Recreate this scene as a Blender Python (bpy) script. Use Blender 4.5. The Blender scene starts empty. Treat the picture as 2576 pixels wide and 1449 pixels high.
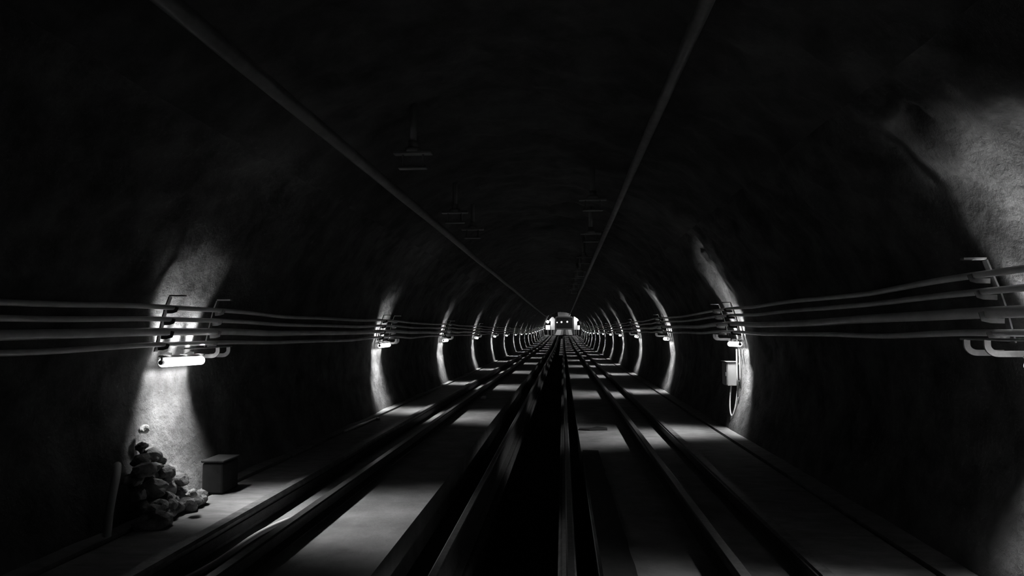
import bpy, bmesh, math, random
from mathutils import Vector, noise, Matrix

S = bpy.context.scene
COL = S.collection
PI = math.pi
rnd = random.Random(7)

# ------------------------------------------------------------------ camera, world, exposure
CAM_H = 1.5
cd = bpy.data.cameras.new('camera')
cam = bpy.data.objects.new('camera', cd)
COL.objects.link(cam)
cd.sensor_fit = 'HORIZONTAL'
cd.sensor_width = 36.0
cd.lens = 36.0 * 1700.0 / 2576.0
cd.clip_start = 0.05
cd.clip_end = 400
cam.location = (0, 0, CAM_H)
cam.rotation_euler = (math.radians(90 + 3.652), 0, math.radians(4.297))
S.camera = cam

w = bpy.data.worlds.new('dark_world')
S.world = w
w.use_nodes = True
w.node_tree.nodes['Background'].inputs[0].default_value = (0, 0, 0, 1)
w.node_tree.nodes['Background'].inputs[1].default_value = 0.0

S.view_settings.view_transform = 'Standard'
S.view_settings.look = 'None'
S.view_settings.gamma = 1.0
S.view_settings.use_curve_mapping = False
S.view_settings.exposure = 0.0

LAMP_POWER = 80.0        # each wall lamp, shared by its five bulbs
WASH_POWER = 150.0        # what leaves a lamp upwards, behind the cables
TUBE_GLOW = 2.4          # brightness of the glowing tube itself
RAILCAR_FILL_POWER = 140.0

# ------------------------------------------------------------------ layout of the tunnel
AX = -0.40               # tunnel axis
LX, RX = -3.33, 2.65     # lamp lines
LEFT_IN = 0.11           # the left wall stands a little closer than the right
LZ, RZ = 1.235, 1.30
Y0, Y1 = -3.0, 131.0

def sstep(a, b, x):
    t = min(1.0, max(0.0, (x - a) / (b - a)))
    return t * t * (3 - 2 * t)

def grade(y):            # the far part of the track climbs gently
    if y < 66: return 0.0
    if y < 74: return 0.013 * (y - 66) ** 2 / 16
    return 0.013 * (y - 70)

def stretch(y):          # the vault opens up towards the station
    return 1 + 0.55 * sstep(96, 108, y)

def bend(y):             # and widens a little to the right there
    return sstep(85, 120, y)

# half profile: (half width, height) from the floor up to the crown
PROF = [(2.98, -0.27), (3.02, 0.05), (3.10, 0.30), (3.17, 0.60), (3.20, 0.90)]
for k in range(1, 13):
    a = k / 12 * PI / 2
    PROF.append((3.2 * math.cos(a), 0.9 + 3.0 * math.sin(a)))

def prof_at(t):          # t 0..1 along the half profile
    x = t * (len(PROF) - 1)
    i = min(int(x), len(PROF) - 2)
    f = x - i
    return (PROF[i][0] * (1 - f) + PROF[i + 1][0] * f, PROF[i][1] * (1 - f) + PROF[i + 1][1] * f)

def half_width(z):
    for (a, b), (c, d) in zip(PROF, PROF[1:]):
        if b <= z <= d:
            return a + (c - a) * (z - b) / (d - b)
    return 3.0

# ------------------------------------------------------------------ materials
def mat(name, col, rough=0.8, metal=0.0, nscale=0, namp=0.0, bump=0.0, bscale=12, spec=0.3, streak=1.0):
    m = bpy.data.materials.new(name)
    m.use_nodes = True
    nt = m.node_tree
    b = nt.nodes['Principled BSDF']
    b.inputs['Base Color'].default_value = (col, col, col, 1)
    b.inputs['Roughness'].default_value = rough
    b.inputs['Metallic'].default_value = metal
    b.inputs['Specular IOR Level'].default_value = spec
    tc = nt.nodes.new('ShaderNodeTexCoord')
    mp = nt.nodes.new('ShaderNodeMapping')
    mp.inputs['Scale'].default_value = (1, streak, 1)
    nt.links.new(tc.outputs['Object'], mp.inputs['Vector'])
    if namp:
        n = nt.nodes.new('ShaderNodeTexNoise')
        n.inputs['Scale'].default_value = nscale
        n.inputs['Detail'].default_value = 6
        n.inputs['Roughness'].default_value = 0.62
        nt.links.new(mp.outputs['Vector'], n.inputs['Vector'])
        r = nt.nodes.new('ShaderNodeMapRange')
        r.inputs[1].default_value = 0.3
        r.inputs[2].default_value = 0.7
        r.inputs[3].default_value = max(0.0, col * (1 - namp))
        r.inputs[4].default_value = min(0.95, col * (1 + namp))
        nt.links.new(n.outputs['Fac'], r.inputs[0])
        c = nt.nodes.new('ShaderNodeCombineColor')
        for i in range(3): nt.links.new(r.outputs[0], c.inputs[i])
        nt.links.new(c.outputs[0], b.inputs['Base Color'])
    if bump:
        n2 = nt.nodes.new('ShaderNodeTexNoise')
        n2.inputs['Scale'].default_value = bscale
        n2.inputs['Detail'].default_value = 8
        n2.inputs['Roughness'].default_value = 0.65
        nt.links.new(mp.outputs['Vector'], n2.inputs['Vector'])
        bp = nt.nodes.new('ShaderNodeBump')
        bp.inputs['Strength'].default_value = bump
        bp.inputs['Distance'].default_value = 0.03
        nt.links.new(n2.outputs['Fac'], bp.inputs['Height'])
        nt.links.new(bp.outputs['Normal'], b.inputs['Normal'])
    return m

def glow(name, strength):
    m = bpy.data.materials.new(name)
    m.use_nodes = True
    nt = m.node_tree
    b = nt.nodes['Principled BSDF']
    b.inputs['Base Color'].default_value = (0.8, 0.8, 0.8, 1)
    b.inputs['Emission Color'].default_value = (1, 1, 1, 1)
    b.inputs['Emission Strength'].default_value = strength
    return m

M = dict(
    wall=mat('sprayed_concrete', 0.09, 0.92, 0, 2.6, 0.6, 0.9, 9),
    roof=mat('roof_concrete', 0.08, 0.92, 0, 2.2, 0.5, 0.5, 9),
    floor=mat('concrete_floor', 0.16, 0.8, 0, 3.0, 0.35, 0.2, 30),
    walk=mat('walkway_concrete', 0.17, 0.8, 0, 4.0, 0.3, 0.25, 26, streak=2.5),
    trough=mat('trough_ballast', 0.022, 0.95, 0, 9, 0.6, 0.8, 24),
    kerb=mat('kerb_dark_steel', 0.11, 0.55, 0.3, 14, 0.5, 0.3, 60),
    rail=mat('rail_rusty_steel', 0.045, 0.6, 0.4, 18, 0.5, 0.2, 80),
    head=mat('rail_head_worn_steel', 0.12, 0.38, 0.8, 22, 0.3),
    cable=mat('cable_grey_sheath', 0.72, 0.3, 0, 3, 0.25, spec=1.0),
    steel=mat('galvanised_steel', 0.42, 0.4, 0.5, 20, 0.2),
    bracket=mat('bracket_dark_steel', 0.12, 0.5, 0.3, 20, 0.3),
    housing=mat('lamp_housing_grey', 0.5, 0.5, 0.1),
    tube=glow('lamp_tube_light', TUBE_GLOW),
    pipe=mat('overhead_dark_metal', 0.2, 0.42, 0.2, 5, 0.3),
    hang=mat('hanger_steel', 0.3, 0.5, 0.3),
    cab=mat('cabinet_grey_paint', 0.26, 0.5),
    stone=mat('rubble_stone', 0.22, 0.95, 0, 9, 0.6, 0.8, 18),
    pale=mat('pale_stone', 0.6, 0.9, 0, 9, 0.3, 0.5, 18),
    black=mat('black_rubber', 0.012, 0.9, 0, 8, 0.4),
    pale_tube=mat('pale_plastic', 0.5, 0.6),
    carbody=mat('railcar_dark_paint', 0.10, 0.4),
    glass=mat('railcar_dark_glass', 0.02, 0.08, spec=0.6),
    white=mat('white_paint', 0.8, 0.6),
    grey=mat('mid_grey_paint', 0.33, 0.6),
    reflection_tone=mat('painted_reflection', 0.6, 0.3, 0.4, spec=0.9),  # pale tone stands in for light reflected from the railcar panels
    bulb=glow('station_lamp_light', 22.0),
    sign=glow('lit_sign_panel', 1.1),
    windscreen_glow=glow('painted_windscreen_reflection', 1.6),
)

# ------------------------------------------------------------------ mesh builder
class MB:
    def __init__(s): s.bm = bmesh.new()
    def box(s, x0, x1, y0, y1, z0, z1, bev=0.0):
        b2 = bmesh.new()
        vs = [b2.verts.new((x, y, z)) for x in (x0, x1) for y in (y0, y1) for z in (z0, z1)]
        for f in ((0, 1, 3, 2), (4, 6, 7, 5), (0, 4, 5, 1), (2, 3, 7, 6), (0, 2, 6, 4), (1, 5, 7, 3)):
            b2.faces.new([vs[i] for i in f])
        if bev:
            bmesh.ops.bevel(b2, geom=b2.edges[:], offset=bev, segments=2, affect='EDGES', profile=0.5)
        s._join(b2); return s
    def _join(s, b2):
        me = bpy.data.meshes.new('tmp'); b2.to_mesh(me); b2.free(); s.bm.from_mesh(me); bpy.data.meshes.remove(me)
    def sweep(s, pts, sect, up=(0, 0, 1), cap=True):
        """sweep a closed 2-D section (list of (side, up)) along a polyline"""
        pts = [Vector(p) for p in pts]; rings = []
        upv = Vector(up)
        for i, p in enumerate(pts):
            d = (pts[min(i + 1, len(pts) - 1)] - pts[max(i - 1, 0)]).normalized()
            side = d.cross(upv)
            if side.length < 1e-4: side = d.cross(Vector((0, 1, 0.01)))
            side.normalize(); u = side.cross(d).normalized()
            rings.append([s.bm.verts.new(p + side * a + u * b) for a, b in sect])
        n = len(sect)
        for r0, r1 in zip(rings, rings[1:]):
            for k in range(n):
                s.bm.faces.new((r0[k], r0[(k + 1) % n], r1[(k + 1) % n], r1[k]))
        if cap:
            s.bm.faces.new(rings[0][::-1]); s.bm.faces.new(rings[-1])
        return s
    def tube(s, pts, r, n=10, up=(0, 0, 1)):
        return s.sweep(pts, [(r * math.cos(2 * PI * k / n), r * math.sin(2 * PI * k / n)) for k in range(n)], up)
    def strap(s, pts, wid, th, up=(0, 0, 1)):
        return s.sweep(pts, [(-wid / 2, -th / 2), (wid / 2, -th / 2), (wid / 2, th / 2), (-wid / 2, th / 2)], up)
    def build(s, name, m, parent=None, smooth=False):
        bmesh.ops.recalc_face_normals(s.bm, faces=s.bm.faces[:])
        me = bpy.data.meshes.new(name); s.bm.to_mesh(me); s.bm.free()
        me.materials.append(M[m] if isinstance(m, str) else m)
        if smooth:
            for p in me.polygons: p.use_smooth = True
        o = bpy.data.objects.new(name, me); COL.objects.link(o)
        if parent: o.parent = parent
        return o

def tag(o, label, cat, group=None, kind=None):
    o['label'] = label; o['category'] = cat
    if group: o['group'] = group
    if kind: o['kind'] = kind
    return o
def structure(o, label=None, cat=None):
    o['kind'] = 'structure'
    if label: o['label'] = label
    if cat: o['category'] = cat
    return o
def empty(name, loc):
    o = bpy.data.objects.new(name, None); o.empty_display_size = 0.1; COL.objects.link(o); o.location = loc; return o
def copy_tree(o):
    r = o.copy(); COL.objects.link(r)
    for ch in o.children:
        c = ch.copy(); COL.objects.link(c); c.parent = r
        for g in ch.children:
            d = g.copy(); COL.objects.link(d); d.parent = c
    return r

ORD = ['first', 'second', 'third', 'fourth', 'fifth', 'sixth', 'seventh', 'eighth', 'ninth', 'tenth', 'eleventh',
       'twelfth', 'thirteenth', 'fourteenth', 'fifteenth', 'sixteenth', 'seventeenth', 'eighteenth', 'nineteenth']

# stations along the tunnel
def ys_grid(near, mid, far):
    ys = []; y = Y0
    while y < Y1:
        ys.append(y); y += near if y < 22 else (mid if y < 60 else far)
    return ys + [Y1]
YS = ys_grid(0.10, 0.35, 0.9)
YL = ys_grid(0.6, 0.8, 1.0)          # for long straight things

# ------------------------------------------------------------------ tunnel shell
def shell_point(side, t, y):
    hw, h = prof_at(t)
    if h > 1.6: h = 1.6 + (h - 1.6) * stretch(y)
    p = Vector((AX + 0.30 * bend(y) + side * (hw - (LEFT_IN if side < 0 else 0)) * (1 + 0.11 * bend(y)), y, h + grade(y)))
    c = Vector((AX, y, 1.0 + grade(y)))
    n = (p - c); n.normalize()
    q = Vector((p.x * 1.0, y * 0.9, p.z))
    d = 0.034 * noise.noise(q * 1.1) + 0.030 * noise.noise(q * 3.1 + Vector((5, 1, 2))) + 0.014 * noise.noise(q * 8.3)
    rough = 1.0 + 2.0 * sstep(1.9, 2.8, h) * (1 if side > 0 else 0.4)
    return p + n * (d * rough * (0.3 if h < 0.02 else 1.0))

def shell(name, ts_sides, label):
    mb = MB(); bm = mb.bm
    rows = [[bm.verts.new(shell_point(sd, t, y)) for sd, t in ts_sides] for y in YS]
    for r0, r1 in zip(rows, rows[1:]):
        for k in range(len(ts_sides) - 1):
            bm.faces.new((r0[k], r0[k + 1], r1[k + 1], r1[k]))
    o = mb.build(name, 'roof' if name == 'ceiling' else 'wall', smooth=True)
    return structure(o, label)
TS = 0.62
shell('wall_left', [(-1, TS * k / 30) for k in range(31)], 'rough sprayed concrete wall on the left of the tunnel')
shell('wall_right', [(1, TS * k / 30) for k in range(31)], 'rough sprayed concrete wall on the right of the tunnel')
shell('ceiling', [(-1, TS + (1 - TS) * k / 16) for k in range(17)] + [(1, 1 - (1 - TS) * k / 16) for k in range(1, 17)],
      'black vaulted tunnel roof')

# ------------------------------------------------------------------ floor: slab, trough, walkways
KL, KR = -2.54, 1.65                 # kerb beams
RL, RR = -2.07, 1.11                 # outer rails
TL, TR = -1.24, 0.24                 # trough edges
ZL, ZR = -0.07, -0.13                # slab level left and right of the trough
WL, WR = 0.03, -0.05                 # walkway levels
TROUGH = -0.85
LEDGE = -0.42
def strip(mb, prof):
    bm = mb.bm
    rows = [[bm.verts.new((x, y, z + grade(y))) for x, z in prof] for y in YL]
    for r0, r1 in zip(rows, rows[1:]):
        for k in range(len(prof) - 1): bm.faces.new((r0[k], r0[k + 1], r1[k + 1], r1[k]))
mb = MB()
strip(mb, [(AX - 3.4, -0.16), (KL - 0.02, -0.16), (KL, ZL), (TL, ZL), (TL, LEDGE)])
strip(mb, [(TR, LEDGE), (TR, ZR), (KR, ZR), (KR + 0.02, -0.26), (AX + 4.0, -0.26)])
structure(mb.build('floor', 'floor'), 'grey concrete tunnel floor')
mb = MB()
strip(mb, [(TL, LEDGE), (-0.78, LEDGE), (-0.76, LEDGE - 0.02), (-0.76, TROUGH), (-0.05, TROUGH), (-0.05, LEDGE - 0.02), (-0.03, LEDGE), (TR, LEDGE)])
structure(mb.build('trim_5', 'trough'), 'dark stepped trough down the middle of the track')
def solid(prof):
    mb = MB(); bm = mb.bm
    rows = [[bm.verts.new((x, y, z + grade(y))) for x, z in prof] for y in YL]
    n = len(prof)
    for r0, r1 in zip(rows, rows[1:]):
        for k in range(n): bm.faces.new((r0[k], r0[(k + 1) % n], r1[(k + 1) % n], r1[k]))
    bm.faces.new(rows[0][::-1]); bm.faces.new(rows[-1])
    return mb
def rect(x0, x1, z0, z1): return [(x0, z0), (x1, z0), (x1, z1), (x0, z1)]
structure(solid([(-3.18, -0.16), (KL - 0.06, -0.16), (KL - 0.06, WL), (-3.16, WL), (-3.18, WL - 0.03)]).build('trim_1', 'walk'), 'pale concrete walkway along the left wall')
structure(solid([(-3.45, -0.16), (-3.20, -0.16), (-3.20, WL + 0.015), (-3.45, WL + 0.03)]).build('trim_2', 'walk'), 'narrow concrete ledge at the foot of the left wall')
structure(solid([(KR + 0.06, -0.26), (2.38, -0.26), (2.38, WR - 0.02), (2.36, WR), (KR + 0.06, WR)]).build('trim_3', 'walk'), 'pale concrete walkway along the right wall')
structure(solid([(2.405, -0.26), (2.74, -0.26), (2.74, WR + 0.02), (2.405, WR + 0.01)]).build('trim_4', 'walk'), 'narrow concrete ledge at the foot of the right wall')

# trough bed
mb = MB(); bm = mb.bm
xs = [-0.755 + 0.70 * k / 12 for k in range(13)]
rows = []
for y in [v for v in ys_grid(0.25, 0.6, 1.0) if v < 130]:
    rows.append([bm.verts.new((x, y, TROUGH + 0.03 + 0.025 * noise.noise(Vector((x * 9, y * 7, 0))) + grade(y))) for x in xs])
for r0, r1 in zip(rows, rows[1:]):
    for k in range(12): bm.faces.new((r0[k], r0[k + 1], r1[k + 1], r1[k]))
tag(mb.build('ballast', 'trough'), 'dark stone ballast filling the sunken trough between the middle rails', 'ballast', kind='stuff')

# ------------------------------------------------------------------ rails and kerb beams
def rail_sec(h, foot, headw):
    f, hw = foot / 2, headw / 2
    return [(-f, 0), (f, 0), (f, 0.012), (0.011, 0.03), (0.011, h - 0.045), (hw, h - 0.035), (hw, h - 0.006), (hw - 0.008, h),
            (-hw + 0.008, h), (-hw, h - 0.006), (-hw, h - 0.035), (-0.011, h - 0.045), (-0.011, 0.03), (-f, 0.012)]
def long_pts(x, z): return [(x, y, z + grade(y)) for y in YL if y < 127]
def rail(x, z, h, foot, headw, label, group):
    t = empty('rail', (x, Y0, z))
    o = MB().sweep(long_pts(0, 0), rail_sec(h, foot, headw)).build('rail_profile', 'rail', t)
    o.location = (0, -Y0, 0)
    o2 = MB().sweep(long_pts(0, h + 0.001), [(-headw / 2 + 0.008, 0), (headw / 2 - 0.008, 0), (headw / 2 - 0.012, 0.004), (-headw / 2 + 0.012, 0.004)]).build('running_surface', 'head', t)
    o2.location = (0, -Y0, 0)
    o2['label'] = 'worn shiny top of the rail'
    return tag(t, label, 'rail', group)
rail(RL, ZL, 0.13, 0.15, 0.085, 'dark steel rail left of the middle trough, running beside the left kerb beam', 'steel rails along the tunnel')
rail(RR, ZR, 0.13, 0.15, 0.085, 'dark steel rail right of the middle trough, running beside the right kerb beam', 'steel rails along the tunnel')
rail(-0.87, LEDGE, 0.30, 0.13, 0.07, 'thin steel rail inside the middle trough along its left side', 'steel rails along the tunnel')
rail(0.05, LEDGE, 0.30, 0.13, 0.07, 'thin steel rail inside the middle trough along its right side', 'steel rails along the tunnel')

def kerb(x, s, z, h, label):
    t = empty('kerb_beam', (x, Y0, z))
    o = MB().sweep(long_pts(0, 0), [(-0.055, 0), (0.055, 0), (0.055, h - 0.02), (0.04, h), (-0.04, h), (-0.055, h - 0.02)]).build('beam', 'kerb', t)
    o.location = (0, -Y0, 0)
    o = MB().sweep(long_pts(-s * 0.062, 0.03), [(-0.006, 0), (0.006, 0), (0.006, 0.07), (-0.006, 0.07)]).build('side_flange', 'rail', t)
    o.location = (0, -Y0, 0)
    return tag(t, label, 'kerb beam', 'kerb beams edging the walkways')
kerb(KL, -1, ZL, 0.15, 'long dark kerb beam edging the left walkway')
kerb(KR, 1, ZR, 0.11, 'long dark kerb beam edging the right walkway')

# ------------------------------------------------------------------ wall lamps
def lamp_profile(name, energy, side, upward):
    """photometric curve of the lamp: a narrow sheet of light across the tunnel"""
    l = bpy.data.lights.new(name, 'POINT')
    l.energy = energy; l.shadow_soft_size = 0.03
    l.use_nodes = True
    nt = l.node_tree
    em = [n for n in nt.nodes if n.type == 'EMISSION'][0]
    g = nt.nodes.new('ShaderNodeNewGeometry')
    sp = nt.nodes.new('ShaderNodeSeparateXYZ'); nt.links.new(g.outputs['Incoming'], sp.inputs[0])
    def curve(sock, x0, x1, y0, y1, smooth=True):
        r = nt.nodes.new('ShaderNodeMapRange')
        if smooth: r.interpolation_type = 'SMOOTHSTEP'
        for i, v in enumerate((x0, x1, y0, y1)): r.inputs[i + 1].default_value = v
        nt.links.new(sock, r.inputs[0]); return r.outputs[0]
    def mul(p, q):
        m = nt.nodes.new('ShaderNodeMath'); m.operation = 'MULTIPLY'
        nt.links.new(p, m.inputs[0]); nt.links.new(q, m.inputs[1]); return m.outputs[0]
    ab = nt.nodes.new('ShaderNodeMath'); ab.operation = 'ABSOLUTE'; nt.links.new(sp.outputs['Y'], ab.inputs[0])
    sx = nt.nodes.new('ShaderNodeMath'); sx.operation = 'MULTIPLY'; sx.inputs[1].default_value = -side
    nt.links.new(sp.outputs['X'], sx.inputs[0])          # > 0 away from the wall
    def madd(p, k, q=None):
        m = nt.nodes.new('ShaderNodeMath'); m.operation = 'MULTIPLY_ADD'
        nt.links.new(p, m.inputs[0]); m.inputs[1].default_value = k
        if q is None: m.inputs[2].default_value = 0.0
        else: nt.links.new(q, m.inputs[2])
        return m.outputs[0]
    if upward:
        out = mul(mul(curve(ab.outputs[0], 0.22, 0.52, 1, 0), curve(sp.outputs['Z'], 0.25, 0.98, 0.06, 1)), curve(sx.outputs[0], 0.28, 0.52, 1, 0))
    else:
        wallward = curve(sx.outputs[0], -1.0, 0.0, 1, 0, False)          # 1 straight at the own wall
        dip = madd(wallward, -0.38, sp.outputs['Z'])
        out = mul(mul(curve(ab.outputs[0], 0.19, 0.49, 1, 0), curve(dip, -0.46, -0.31, 1, 0)),
                  mul(mul(curve(sx.outputs[0], -0.75, -0.22, 0.8, 3.4), curve(sx.outputs[0], -0.1, 0.22, 1, 0.30)), curve(sx.outputs[0], 0.15, 0.9, 1, 4.5)))
    nt.links.new(out, em.inputs['Strength'])
    return l
LIGHT = {sd: lamp_profile('lamp_light', LAMP_POWER / 5, sd, False) for sd in (-1, 1)}
WASH = {sd: lamp_profile('wash_light', WASH_POWER / 3, sd, True) for sd in (-1, 1)}

def make_lamp(side):
    """tube along y; side = +1 on the right wall (wall at +x)"""
    t = empty('tunnel_lamp', (0, 0, 0))
    L = 0.29
    MB().tube([(0, -L, 0), (0, -L * 0.97, 0), (0, L * 0.97, 0), (0, L, 0)], 0.04, 14).build('tube', 'tube', t, True)
    sec = [(-0.03, 0.044), (0.03, 0.044), (0.022, 0.060), (-0.022, 0.060)]
    MB().sweep([(0, -L - 0.02, 0), (0, L + 0.02, 0)], sec).build('housing', 'housing', t)
    for s in (-1, 1):
        MB().tube([(0, s * (L + 0.002), 0), (0, s * (L + 0.03), 0)], 0.02, 12).build('end_socket', 'housing', t)
        MB().box(-0.008, 0.008, s * (L + 0.012) - 0.006, s * (L + 0.012) + 0.006, 0.012, 0.045).build('socket_post', 'housing', t)
    for s in (-1, 1):
        MB().strap([(0, s * 0.17, 0.064), (side * 0.04, s * 0.17, 0.068), (side * 0.08, s * 0.17, 0.05), (side * 0.12, s * 0.17, 0.04)], 0.03, 0.008, (0, 1, 0)).build('bracket_arm', 'steel', t)
    for dy in (-0.24, -0.12, 0, 0.12, 0.24):
        lo = bpy.data.objects.new('lamp_light', LIGHT[side]); COL.objects.link(lo); lo.parent = t
        lo.location = (-side * 0.045, dy, -0.075)
    for dy in (-0.24, 0, 0.24):
        lo = bpy.data.objects.new('wash_light', WASH[side]); COL.objects.link(lo); lo.parent = t
        lo.location = (0, dy, 0.10)
    return t

LEFT_Y = [5.73, 12.47, 19.05, 26.0, 33.0, 40.0, 47.8, 54.6] + [54.6 + 6.9 * k for k in range(1, 11)]
RIGHT_Y = [3.78, 10.72, 17.68, 24.75, 31.75, 38.1, 45.1, 51.8] + [51.8 + 6.9 * k for k in range(1, 11)]
def place_lamps(side, ys, X, Z, word):
    proto = make_lamp(side)
    for i, yy in enumerate(ys):
        o = proto if i == 0 else copy_tree(proto)
        o.location = (X + (0.65 if side > 0 else -0.05) * bend(yy), yy, Z + grade(yy))
        o.rotation_euler = (rnd.uniform(-0.03, 0.03), 0, rnd.uniform(-0.03, 0.03))
        lab = 'glowing tube lamp on the %s wall, %s from the camera' % (word, ORD[i])
        if side < 0 and i == 0: lab = 'glowing tube lamp on the left wall above the rubble heap, nearest of its row'
        if side > 0 and i == 1: lab = 'glowing tube lamp on the right wall directly above the grey cabinet'
        tag(o, lab, 'lamp', 'tube lamps along the %s wall' % word)
place_lamps(-1, LEFT_Y, LX, LZ, 'left')
place_lamps(1, RIGHT_Y, RX, RZ, 'right')

# ------------------------------------------------------------------ cables and their brackets
CAB_L = [(1.70, 0.021, 'topmost'), (1.60, 0.021, 'second from the top'), (1.495, 0.034, 'thickest and third from the top'), (1.39, 0.021, 'lowest')]
CAB_R = [(1.86, 0.021, 'topmost'), (1.75, 0.021, 'second from the top'), (1.615, 0.036, 'thickest and third from the top'), (1.49, 0.022, 'lowest')]
def wall_x(side, z): return AX + side * (half_width(z) - (LEFT_IN if side < 0 else 0))
def cable_x(side, z): return wall_x(side, z) - side * (0.17 if side > 0 else 0.14)
CAB_L = [(1.5 + (z - 1.5) * abs(cable_x(-1, z)) / 3.31, r, p) for z, r, p in CAB_L]
CAB_R = [(1.5 + (z - 1.5) * (wall_x(1, z) - 0.17) / 2.65, r, p) for z, r, p in CAB_R]
for side, cabs, word in ((-1, CAB_L, 'left'), (1, CAB_R, 'right')):
    sup = LEFT_Y if side < 0 else RIGHT_Y
    for j, (z, r, pos) in enumerate(cabs):
        pts = []
        y = -2.5
        while y < 118:
            d = min(abs(y - (q + 0.05)) for q in sup + [sup[0] - 6.9])
            loose = sstep(0.5, 2.0, d)
            sag = loose * (-0.022 + 0.022 * noise.noise(Vector((y * 0.45, j * 3.3, side * 2))))
            pts.append((cable_x(side, z) + (0.65 if side > 0 else -0.05) * bend(y) - side * loose * 0.02 * noise.noise(Vector((y * 0.5, j * 7.1, side))), y, z + sag + grade(y)))
            y += 0.2 if y < 25 else 0.5
        tag(MB().tube(pts, r, 10).build('cable', 'cable', None, True),
            'grey cable along the %s wall, %s of the four' % (word, pos), 'cable', 'cables along the %s wall' % word)

def make_bracket(side, cabs):
    t = empty('cable_bracket', (0, 0, 0))
    zt, zb = cabs[0][0] + 0.09, cabs[3][0] - 0.06
    ux = lambda z: wall_x(side, z) - side * 0.085
    for dy in (-0.34, 0.44):
        pts = [(ux(zb + (zt - zb) * k / 5), dy, zb + (zt - zb) * k / 5) for k in range(6)]
        u = MB().strap(pts, 0.045, 0.010, (1, 0, 0)).build('upright', 'bracket', t)
        x0, x1 = sorted((ux(zt), ux(zt) - side * 0.13))
        MB().box(x0, x1, dy - 0.02, dy + 0.02, zt + 0.002, zt + 0.014).build('top_lip', 'steel', u)
        for z, r, _ in cabs:
            x = cable_x(side, z)
            hook = [(ux(z) - side * 0.008, dy, z - r - 0.014), (x, dy, z - r - 0.012), (x - side * (r + 0.008), dy, z - r - 0.004), (x - side * (r + 0.018), dy, z + 0.004)]
            MB().strap(hook, 0.03, 0.006, (0, 1, 0)).build('hook_arm', 'bracket', u)
    z0 = cabs[3][0] - 0.042
    x = cable_x(side, cabs[3][0])
    for dy in (0.36, 0.56):
        pts = [(x - side * 0.10, dy, z0)]
        for k in range(7):
            a = k / 6 * PI / 2
            pts.append((x - side * 0.10 + side * 0.06 * (1 - math.cos(a)), dy, z0 - 0.03 - 0.05 * math.sin(a)))
        pts.append((ux(z0) + side * 0.02, dy, z0 - 0.08))
        MB().strap(pts, 0.036, 0.012, (0, 1, 0)).build('lower_hook', 'steel', t)
    MB().tube([(x - side * 0.10, -0.2, z0 + 0.004), (x - side * 0.10, 0.62, z0 + 0.004)], 0.007, 8).build('tie_rod', 'steel', t)
    return t
for side, cabs, ys, word in ((-1, CAB_L, LEFT_Y, 'left'), (1, CAB_R, RIGHT_Y, 'right')):
    proto = make_bracket(side, cabs)
    for i, yy in enumerate(ys[:16]):
        o = proto if i == 0 else copy_tree(proto)
        o.location = ((0.65 if side > 0 else -0.05) * bend(yy), yy, grade(yy))
        tag(o, 'steel cable bracket above the %s lamp from the camera on the %s wall' % (ORD[i], word), 'bracket', 'cable brackets along the %s wall' % word)

# ------------------------------------------------------------------ overhead conductors and hangers
def overhead(pts_xz, r, label):
    pts = []
    for y in [-2.5 + 0.8 * k for k in range(122)]:
        pts.append((pts_xz[0] + 0.012 * noise.noise(Vector((y * 0.2, pts_xz[0], 3))), y, pts_xz[1] + 0.02 * noise.noise(Vector((y * 0.16, pts_xz[0], 9))) + grade(y)))
    return tag(MB().tube(pts, r, 14).build('overhead_pipe', 'pipe', None, True), label, 'pipe', 'pipes under the tunnel roof')
overhead((-1.90, 3.10), 0.052, 'long dark pipe under the tunnel roof, the left of the pair')
overhead((0.83, 3.40), 0.046, 'long dark pipe under the tunnel roof, the right of the pair')

hg = empty('roof_hanger', (0, 0, 0))
MB().box(-0.19, 0.19, -0.05, 0.05, 0, 0.028, 0.006).build('cross_bar', 'hang', hg)
MB().box(-0.14, 0.14, -0.04, 0.04, -0.145, -0.125, 0.006).build('lower_bar', 'hang', hg)
for s in (-0.1, 0.1):
    MB().tube([(s, 0, -0.13), (s, 0, 0.01)], 0.010, 8).build('link_rod', 'hang', hg)
b = MB()
b.tube([(0, 0, 0.02), (0, 0, 0.06)], 0.075, 14, (0, 1, 0)); b.tube([(0, 0, 0.06), (0, 0, 0.13)], 0.05, 14, (0, 1, 0))
b.tube([(0, 0, 0.13), (0, 0, 0.55)], 0.035, 12, (0, 1, 0)); b.build('insulator_stem', 'hang', hg, True)
HANG = [(-1.46, 6.45, 3.26, 'left row, nearest of the row'), (-1.55, 9.6, 3.26, 'left row, second of the row'), (-1.52, 11.3, 3.26, 'left row, third of the row'),
        (0.42, 9.3, 3.40, 'right row, nearest of the row'), (0.52, 12.4, 3.40, 'right row, second of the row'), (0.52, 16.4, 3.40, 'right row, third of the row'),
        (0.52, 20.3, 3.40, 'right row, fourth of the row'), (0.50, 22.9, 3.40, 'right row, fifth of the row'), (0.49, 26.0, 3.40, 'right row, sixth of the row'),
        (0.49, 29.5, 3.40, 'right row, seventh of the row')]
for i, (x, yy, z, word) in enumerate(HANG):
    o = hg if i == 0 else copy_tree(hg)
    zz = 0.9 + 3.0 * math.sqrt(max(0.05, 1 - ((x - AX) / 3.2) ** 2))
    o.location = (x, yy, min(z, zz - 0.50))
    tag(o, 'faint grey insulator hanger under the tunnel roof, ' + word, 'hanger', 'insulator hangers under the roof')

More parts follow.
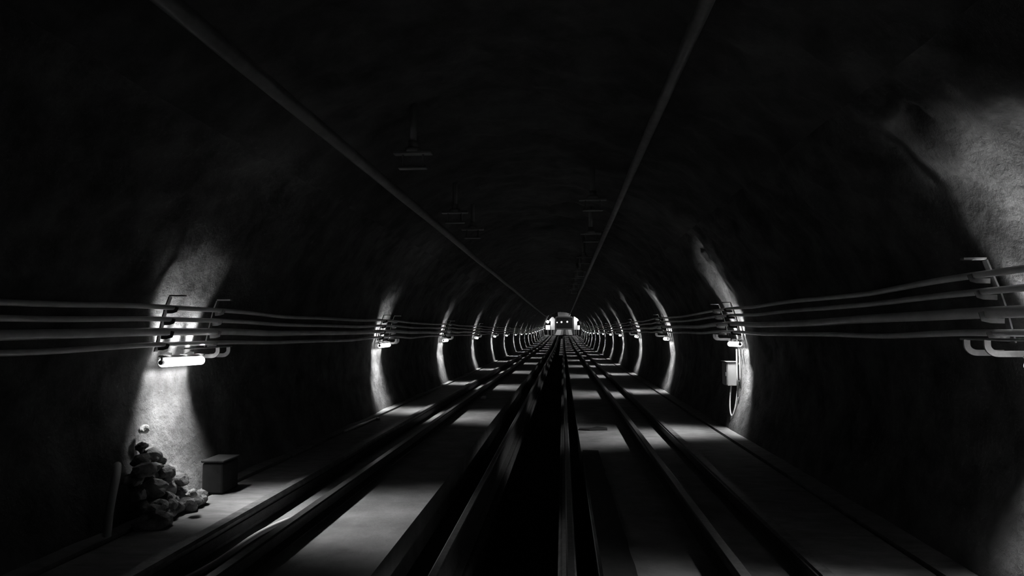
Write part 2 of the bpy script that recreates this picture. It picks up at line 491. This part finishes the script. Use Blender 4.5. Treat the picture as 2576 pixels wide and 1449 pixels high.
# ------------------------------------------------------------------ cabinet on the right wall
cb = empty('wall_cabinet', (2.655, 11.10, 0.64))
MB().box(-0.07, 0.07, -0.16, 0.16, 0, 0.37, 0.008).build('body', 'cab', cb)
d = MB().box(-0.082, -0.072, -0.15, 0.15, 0.015, 0.355, 0.003).build('door', 'cab', cb)
MB().box(-0.094, -0.083, -0.13, -0.11, 0.15, 0.21, 0.003).build('latch', 'steel', d)
MB().box(-0.095, 0.08, -0.175, 0.175, 0.372, 0.384, 0.003).build('rain_hood', 'cab', cb)
for z in (0.06, 0.33):
    MB().box(0.071, 0.17, -0.12, 0.12, z, z + 0.025, 0.003).build('mounting_rail', 'steel', cb)
tag(cb, 'small pale grey cabinet on the right wall below a lamp', 'cabinet')
def bez(p0, p1, p2, p3, n=16):
    P = [Vector(p) for p in (p0, p1, p2, p3)]
    return [tuple(P[0] * (1 - t) ** 3 + P[1] * 3 * t * (1 - t) ** 2 + P[2] * 3 * t * t * (1 - t) + P[3] * t ** 3) for t in [k / n for k in range(n + 1)]]
tag(MB().tube(bez((2.65, 11.0, 0.635), (2.56, 10.95, 0.05), (2.68, 10.9, -0.02), (2.72, 10.85, 0.70), 20), 0.011, 8).build('cable_loop', 'cable', None, True),
    'slack loop of thin cable drooping below the grey cabinet', 'cable')
for dy, lab in ((0.0, 'pale conduit down the right wall beside the grey cabinet, nearer the lamp'), (0.14, 'pale conduit down the right wall behind the grey cabinet')):
    pts = [(2.71 if dy else 2.72, 10.70 + dy, z) for z in (1.22, 1.0, 0.8, 0.62 - dy)]
    tag(MB().tube(pts, 0.014, 8, (0, 1, 0)).build('conduit', 'cab', None, True), lab, 'conduit')

# ------------------------------------------------------------------ rubble heap at the left wall
def stone(seed, r, m):
    bm = bmesh.new()
    bmesh.ops.create_icosphere(bm, subdivisions=3, radius=r)
    rr = random.Random(seed)
    sc = Vector((rr.uniform(0.75, 1.2), rr.uniform(0.8, 1.35), rr.uniform(0.6, 0.9)))
    for v in bm.verts:
        n = v.co.normalized()
        k = 1 + 0.30 * noise.noise(n * 1.3 + Vector((seed * 3.7, 0, 0))) + 0.10 * noise.noise(n * 3.5 + Vector((0, seed * 1.9, 0)))
        # flattened faces
        for q in range(5):
            rq = random.Random(seed * 11 + q)
            d = Vector((rq.uniform(-1, 1), rq.uniform(-1, 1), rq.uniform(-1, 1))).normalized()
            a = n.dot(d)
            if a > 0.72: k *= 0.72 / a
        v.co = Vector((n.x * sc.x, n.y * sc.y, n.z * sc.z)) * r * k
    mb = MB(); mb.bm.free(); mb.bm = bm
    return mb.build('stone', m)
k = 0
layers = [(WL + 0.06, 7, -3.10, 0.095), (0.16, 6, -3.16, 0.09), (0.26, 5, -3.21, 0.085), (0.35, 4, -3.26, 0.08), (0.43, 3, -3.30, 0.075), (0.50, 2, -3.34, 0.07), (0.56, 1, -3.37, 0.06)]
for z, n, x, r in layers:
    for i in range(n):
        yy = 5.30 + (i - (n - 1) / 2) * 0.115 - z * 0.2 + rnd.uniform(-0.03, 0.03)
        rr = r * rnd.uniform(0.8, 1.15)
        o = stone(k + 1, rr, 'stone')
        o.location = (x + rnd.uniform(-0.05, 0.05), yy, z + rnd.uniform(-0.015, 0.015))
        o.rotation_euler = (0, 0, rnd.uniform(0, 6))
        tag(o, 'rough dark stone in the rubble heap at the foot of the left wall', 'stone', 'stones of the rubble heap')
        k += 1
o = stone(91, 0.05, 'pale'); o.location = (-3.41, 5.33, 0.70); tag(o, 'small pale stone stuck high on the left edge of the rubble heap', 'stone')
o = stone(92, 0.05, 'pale'); o.location = (-2.97, 5.30, 0.20); tag(o, 'small pale stone low at the front of the rubble heap', 'stone')
tag(MB().tube(bez((-3.20, 4.62, 0.06), (-3.19, 4.62, 0.34), (-3.23, 4.76, 0.44), (-3.36, 4.94, 0.49)), 0.028, 10).build('bent_pipe', 'pale_tube', None, True),
    'pale bent pipe stub rising by the left wall, nearer than the rubble heap', 'pipe')
bx = empty('dark_box', (-3.16, 6.12, WL))
MB().box(-0.10, 0.10, -0.15, 0.15, 0, 0.28, 0.02).build('body', 'black', bx)
MB().box(-0.108, 0.108, -0.158, 0.158, 0.282, 0.305, 0.01).build('lid', 'black', bx)
tag(bx, 'black box against the left wall just beyond the rubble heap', 'box')

# ------------------------------------------------------------------ small things on the floor
mb = MB(); bm = mb.bm
out = [(0.20, 10.0), (0.36, 9.96), (0.62, 10.02), (0.63, 10.2), (0.48, 10.3), (0.40, 10.18), (0.22, 10.14)]
out = [(x * 1.13 + 0.02, y * 1.13) for x, y in out]
lo = [bm.verts.new((x, y, ZR + 0.002)) for x, y in out]; hi = [bm.verts.new((x, y, ZR + 0.02)) for x, y in out]
bm.faces.new(lo[::-1]); bm.faces.new(hi)
for i in range(len(out)): bm.faces.new((lo[i], lo[(i + 1) % len(out)], hi[(i + 1) % len(out)], hi[i]))
tag(mb.build('floor_shape', 'black'), 'flat black shape lying on the floor right of the middle trough', 'dark_shape')  # thin black outline set on the slab
mb = MB(); bm = mb.bm
rows = []
for i in range(33):
    y = 3.6 + i * 0.18
    xe = 0.49 - 0.02 * (i / 32) + 0.012 * noise.noise(Vector((y * 3, 0, 0)))
    rows.append([bm.verts.new(p) for p in ((0.26, y, ZR + 0.003), (0.26, y, ZR + 0.016), (xe, y, ZR + 0.016), (xe + 0.005, y, ZR + 0.003))])
for a, b2 in zip(rows, rows[1:]):
    for q in range(4): bm.faces.new((a[q], a[(q + 1) % 4], b2[(q + 1) % 4], b2[q]))
bm.faces.new(rows[0][::-1]); bm.faces.new(rows[-1])
tag(mb.build('rubber_mat', 'black'), 'long black mat on the floor along the right edge of the middle trough', 'mat')
pl = MB().tube([(-3.16, 9.7, WL + 0.022), (-3.13, 10.4, WL + 0.022), (-3.10, 11.2, WL + 0.022)], 0.02, 8)
pl.tube([(-3.10, 11.12, WL + 0.022), (-3.02, 11.06, WL + 0.022)], 0.017, 8)
tag(pl.build('pole', 'steel', None, True), 'thin pale pole lying on the left walkway before the second lamp', 'pole')
tag(MB().box(-1.90, -1.80, 15.6, 15.95, ZL, ZL + 0.05, 0.012).build('rail_glint', 'steel'), 'small pale block painted as a glint beside the left outer rail', 'glint')  # pale block stands in for a glint at the rail joint
hs = bez((-2.40, 4.0, ZL + 0.022), (-2.22, 4.6, ZL + 0.022), (-2.44, 4.95, ZL + 0.022), (-2.25, 5.5, ZL + 0.022), 24)  # pale curve painted where lamp light falls on the slab
tag(MB().tube(hs, 0.022, 10).build('pale_tube', 'pale_tube', None, True), 'pale curved strip painted as lit floor between left rail and kerb beam', 'pale_tube')

# pale strip painted as the railcar's reflection, beside the middle rail
mb = MB(); bm = mb.bm
rows = []
for i in range(50):
    y = 54 + i * 1.25
    z = LEDGE + grade(y)
    rows.append([bm.verts.new(p) for p in ((-0.32, y, z), (-0.32, y, z + 0.035), (-0.02, y, z + 0.035), (-0.02, y, z))])
for a, b2 in zip(rows, rows[1:]):
    for q in range(4): bm.faces.new((a[q], a[(q + 1) % 4], b2[(q + 1) % 4], b2[q]))
bm.faces.new(rows[0][::-1]); bm.faces.new(rows[-1])
tag(mb.build('reflection_strip', 'reflection_tone'), 'pale strip painted as a bright reflection down the middle of the track before the railcar', 'reflection')

# ------------------------------------------------------------------ the far station and its railcar
YT = 126.0
G = grade(YT)
mb = MB(); mb.box(AX - 4, AX + 4, Y1 - 0.05, Y1 + 0.15, -0.6, 7.5)
structure(mb.build('wall_back', 'wall'), 'dark end wall of the tunnel behind the railcar')

car = empty('railcar', (0.27, YT, G))
def prism(mb, poly, y0, y1):
    bm = mb.bm
    a = [bm.verts.new((x, y0, z)) for x, z in poly]; b = [bm.verts.new((x, y1, z)) for x, z in poly]
    bm.faces.new(a[::-1]); bm.faces.new(b)
    n = len(poly)
    for i in range(n): bm.faces.new((a[i], a[(i + 1) % n], b[(i + 1) % n], b[i]))
    return mb
prism(MB(), [(-1.70, 1.02), (1.70, 1.02), (1.70, 3.25), (1.45, 3.5), (-1.45, 3.5), (-1.70, 3.25)], 0, 4.2).build('body', 'carbody', car)
prism(MB(), [(-1.5, 1.3), (1.5, 1.3), (1.5, 3.15), (1.3, 3.3), (-1.3, 3.3), (-1.5, 3.15)], -0.04, -0.005).build('windscreen', 'glass', car)
prism(MB(), [(-2.3, 0.12), (2.3, 0.12), (2.15, 1.0), (-2.15, 1.0)], -0.05, 0.3).build('lower_apron', 'carbody', car)
for poly in ([(-1.78, 0.05), (-0.72, 0.05), (-0.52, 1.03), (-1.32, 1.03)], [(0.88, 0.05), (1.52, 0.05), (1.30, 1.03), (0.66, 1.03)]):
    o = prism(MB(), poly, -0.12, -0.055).build('front_panel', 'white', car); o['label'] = 'bright slanted panel low on the front'
for poly in ([(-0.70, 0.05), (-0.30, 0.05), (-0.15, 1.03), (-0.50, 1.03)], [(0.30, 0.05), (0.86, 0.05), (0.64, 1.03), (0.24, 1.03)]):
    prism(MB(), poly, -0.11, -0.055).build('inner_panel', 'grey', car)
prism(MB(), [(-1.12, 3.52), (1.10, 3.52), (1.22, 4.05), (1.18, 4.32), (0.5, 4.45), (-0.5, 4.45), (-1.2, 4.28), (-1.22, 4.05)], -0.1, 1.6).build('roof_box', 'grey', car)
for x, z, r in ((-0.52, 2.45, 0.16), (0.55, 2.50, 0.16), (-1.33, 2.38, 0.11)):
    MB().tube([(x, -0.12, z), (x, -0.045, z)], r, 14).build('windscreen_reflection', 'windscreen_glow', car)  # glowing discs stand in for lamps reflected in the windscreen
for sx in (-1, 1):
    MB().tube([(sx * 0.8, 0.2, -0.02 + 0.19), (sx * 0.8, 0.3, 0.17)], 0.17, 14).build('wheel', 'rail', car)
tag(car, 'railcar with dark windscreen and bright lower panels at the far end of the tunnel', 'railcar')

# white platform screens either side
def screen(x0, x1, z0, z1, top, label):
    t = empty('platform_screen', ((x0 + x1) / 2, YT - 0.4, G))
    h = (x1 - x0) / 2
    MB().box(-h, h, 0, 0.1, z0, z1, 0.02).build('panel', 'white', t)
    prism(MB(), top, 0.02, 0.6).build('canopy', 'white', t)
    MB().box(-h * 0.8, -h * 0.5, 0.02, 0.08, 0.0, z0).build('post', 'grey', t)
    MB().box(h * 0.5, h * 0.8, 0.02, 0.08, 0.0, z0).build('post', 'grey', t)
    return tag(t, label, 'screen', 'white screens beside the railcar')
screen(-2.26, -1.48, 1.02, 2.62, [(-0.62, 2.64), (0.42, 2.64), (0.42, 3.0), (0.1, 3.38), (-0.18, 3.38), (-0.62, 2.9)], 'white upright screen on the left of the far railcar')
screen(2.02, 2.62, 1.02, 2.75, [(-0.3, 2.77), (0.45, 2.77), (0.2, 3.2), (-0.28, 3.55)], 'white upright screen on the right of the far railcar')
def signbox(x0, x1, z0, z1, label):
    t = empty('lit_sign', ((x0 + x1) / 2, YT - 0.6, G))
    h = (x1 - x0) / 2
    MB().box(-h - 0.04, h + 0.04, 0.0, 0.14, z0 - 0.04, z1 + 0.04, 0.02).build('frame', 'grey', t)
    MB().box(-h, h, -0.02, -0.002, z0, z1).build('face', 'sign', t)
    MB().box(-0.06, 0.06, 0.02, 0.1, 0.0, z0 - 0.05).build('post', 'grey', t)
    return tag(t, label, 'sign', 'lit panels beside the railcar')
signbox(-3.15, -2.36, 1.05, 1.85, 'square lit panel left of the far railcar')
signbox(2.71, 3.10, 1.05, 1.80, 'square lit panel right of the far railcar')
def station_lamp(x, z, label):
    t = empty('station_lamp', (x, YT - 1.2, G + z))
    mb = MB(); mb.bm.free(); bm = bmesh.new(); bmesh.ops.create_uvsphere(bm, u_segments=16, v_segments=10, radius=0.26); mb.bm = bm
    mb.build('globe', 'bulb', t, True)
    MB().tube([(0, 0, 0.24), (0, 0, 0.32)], 0.09, 10, (0, 1, 0)).build('cap', 'housing', t)
    MB().tube([(0, 0, 0.30), (0, 0.6, 0.36), (0, 1.2, 0.36)], 0.02, 8).build('arm', 'steel', t)
    l = bpy.data.lights.new('railcar_fill', 'SPOT'); l.energy = RAILCAR_FILL_POWER; l.shadow_soft_size = 0.2; l.spot_size = math.radians(110); l.spot_blend = 0.6  # unseen spot added ahead of the globe to brighten the railcar front
    lo = bpy.data.objects.new('railcar_fill', l); COL.objects.link(lo); lo.parent = t; lo.location = (0.3 if x < 0 else -0.3, -2.2, 0); lo.rotation_euler = (math.radians(74), 0, 0)
    return tag(t, label, 'lamp', 'round lamps beside the railcar')
station_lamp(-2.78, 2.48, 'round bright lamp left of the far railcar above the lit panel')
station_lamp(2.60, 2.86, 'round bright lamp right of the far railcar above the lit panel')
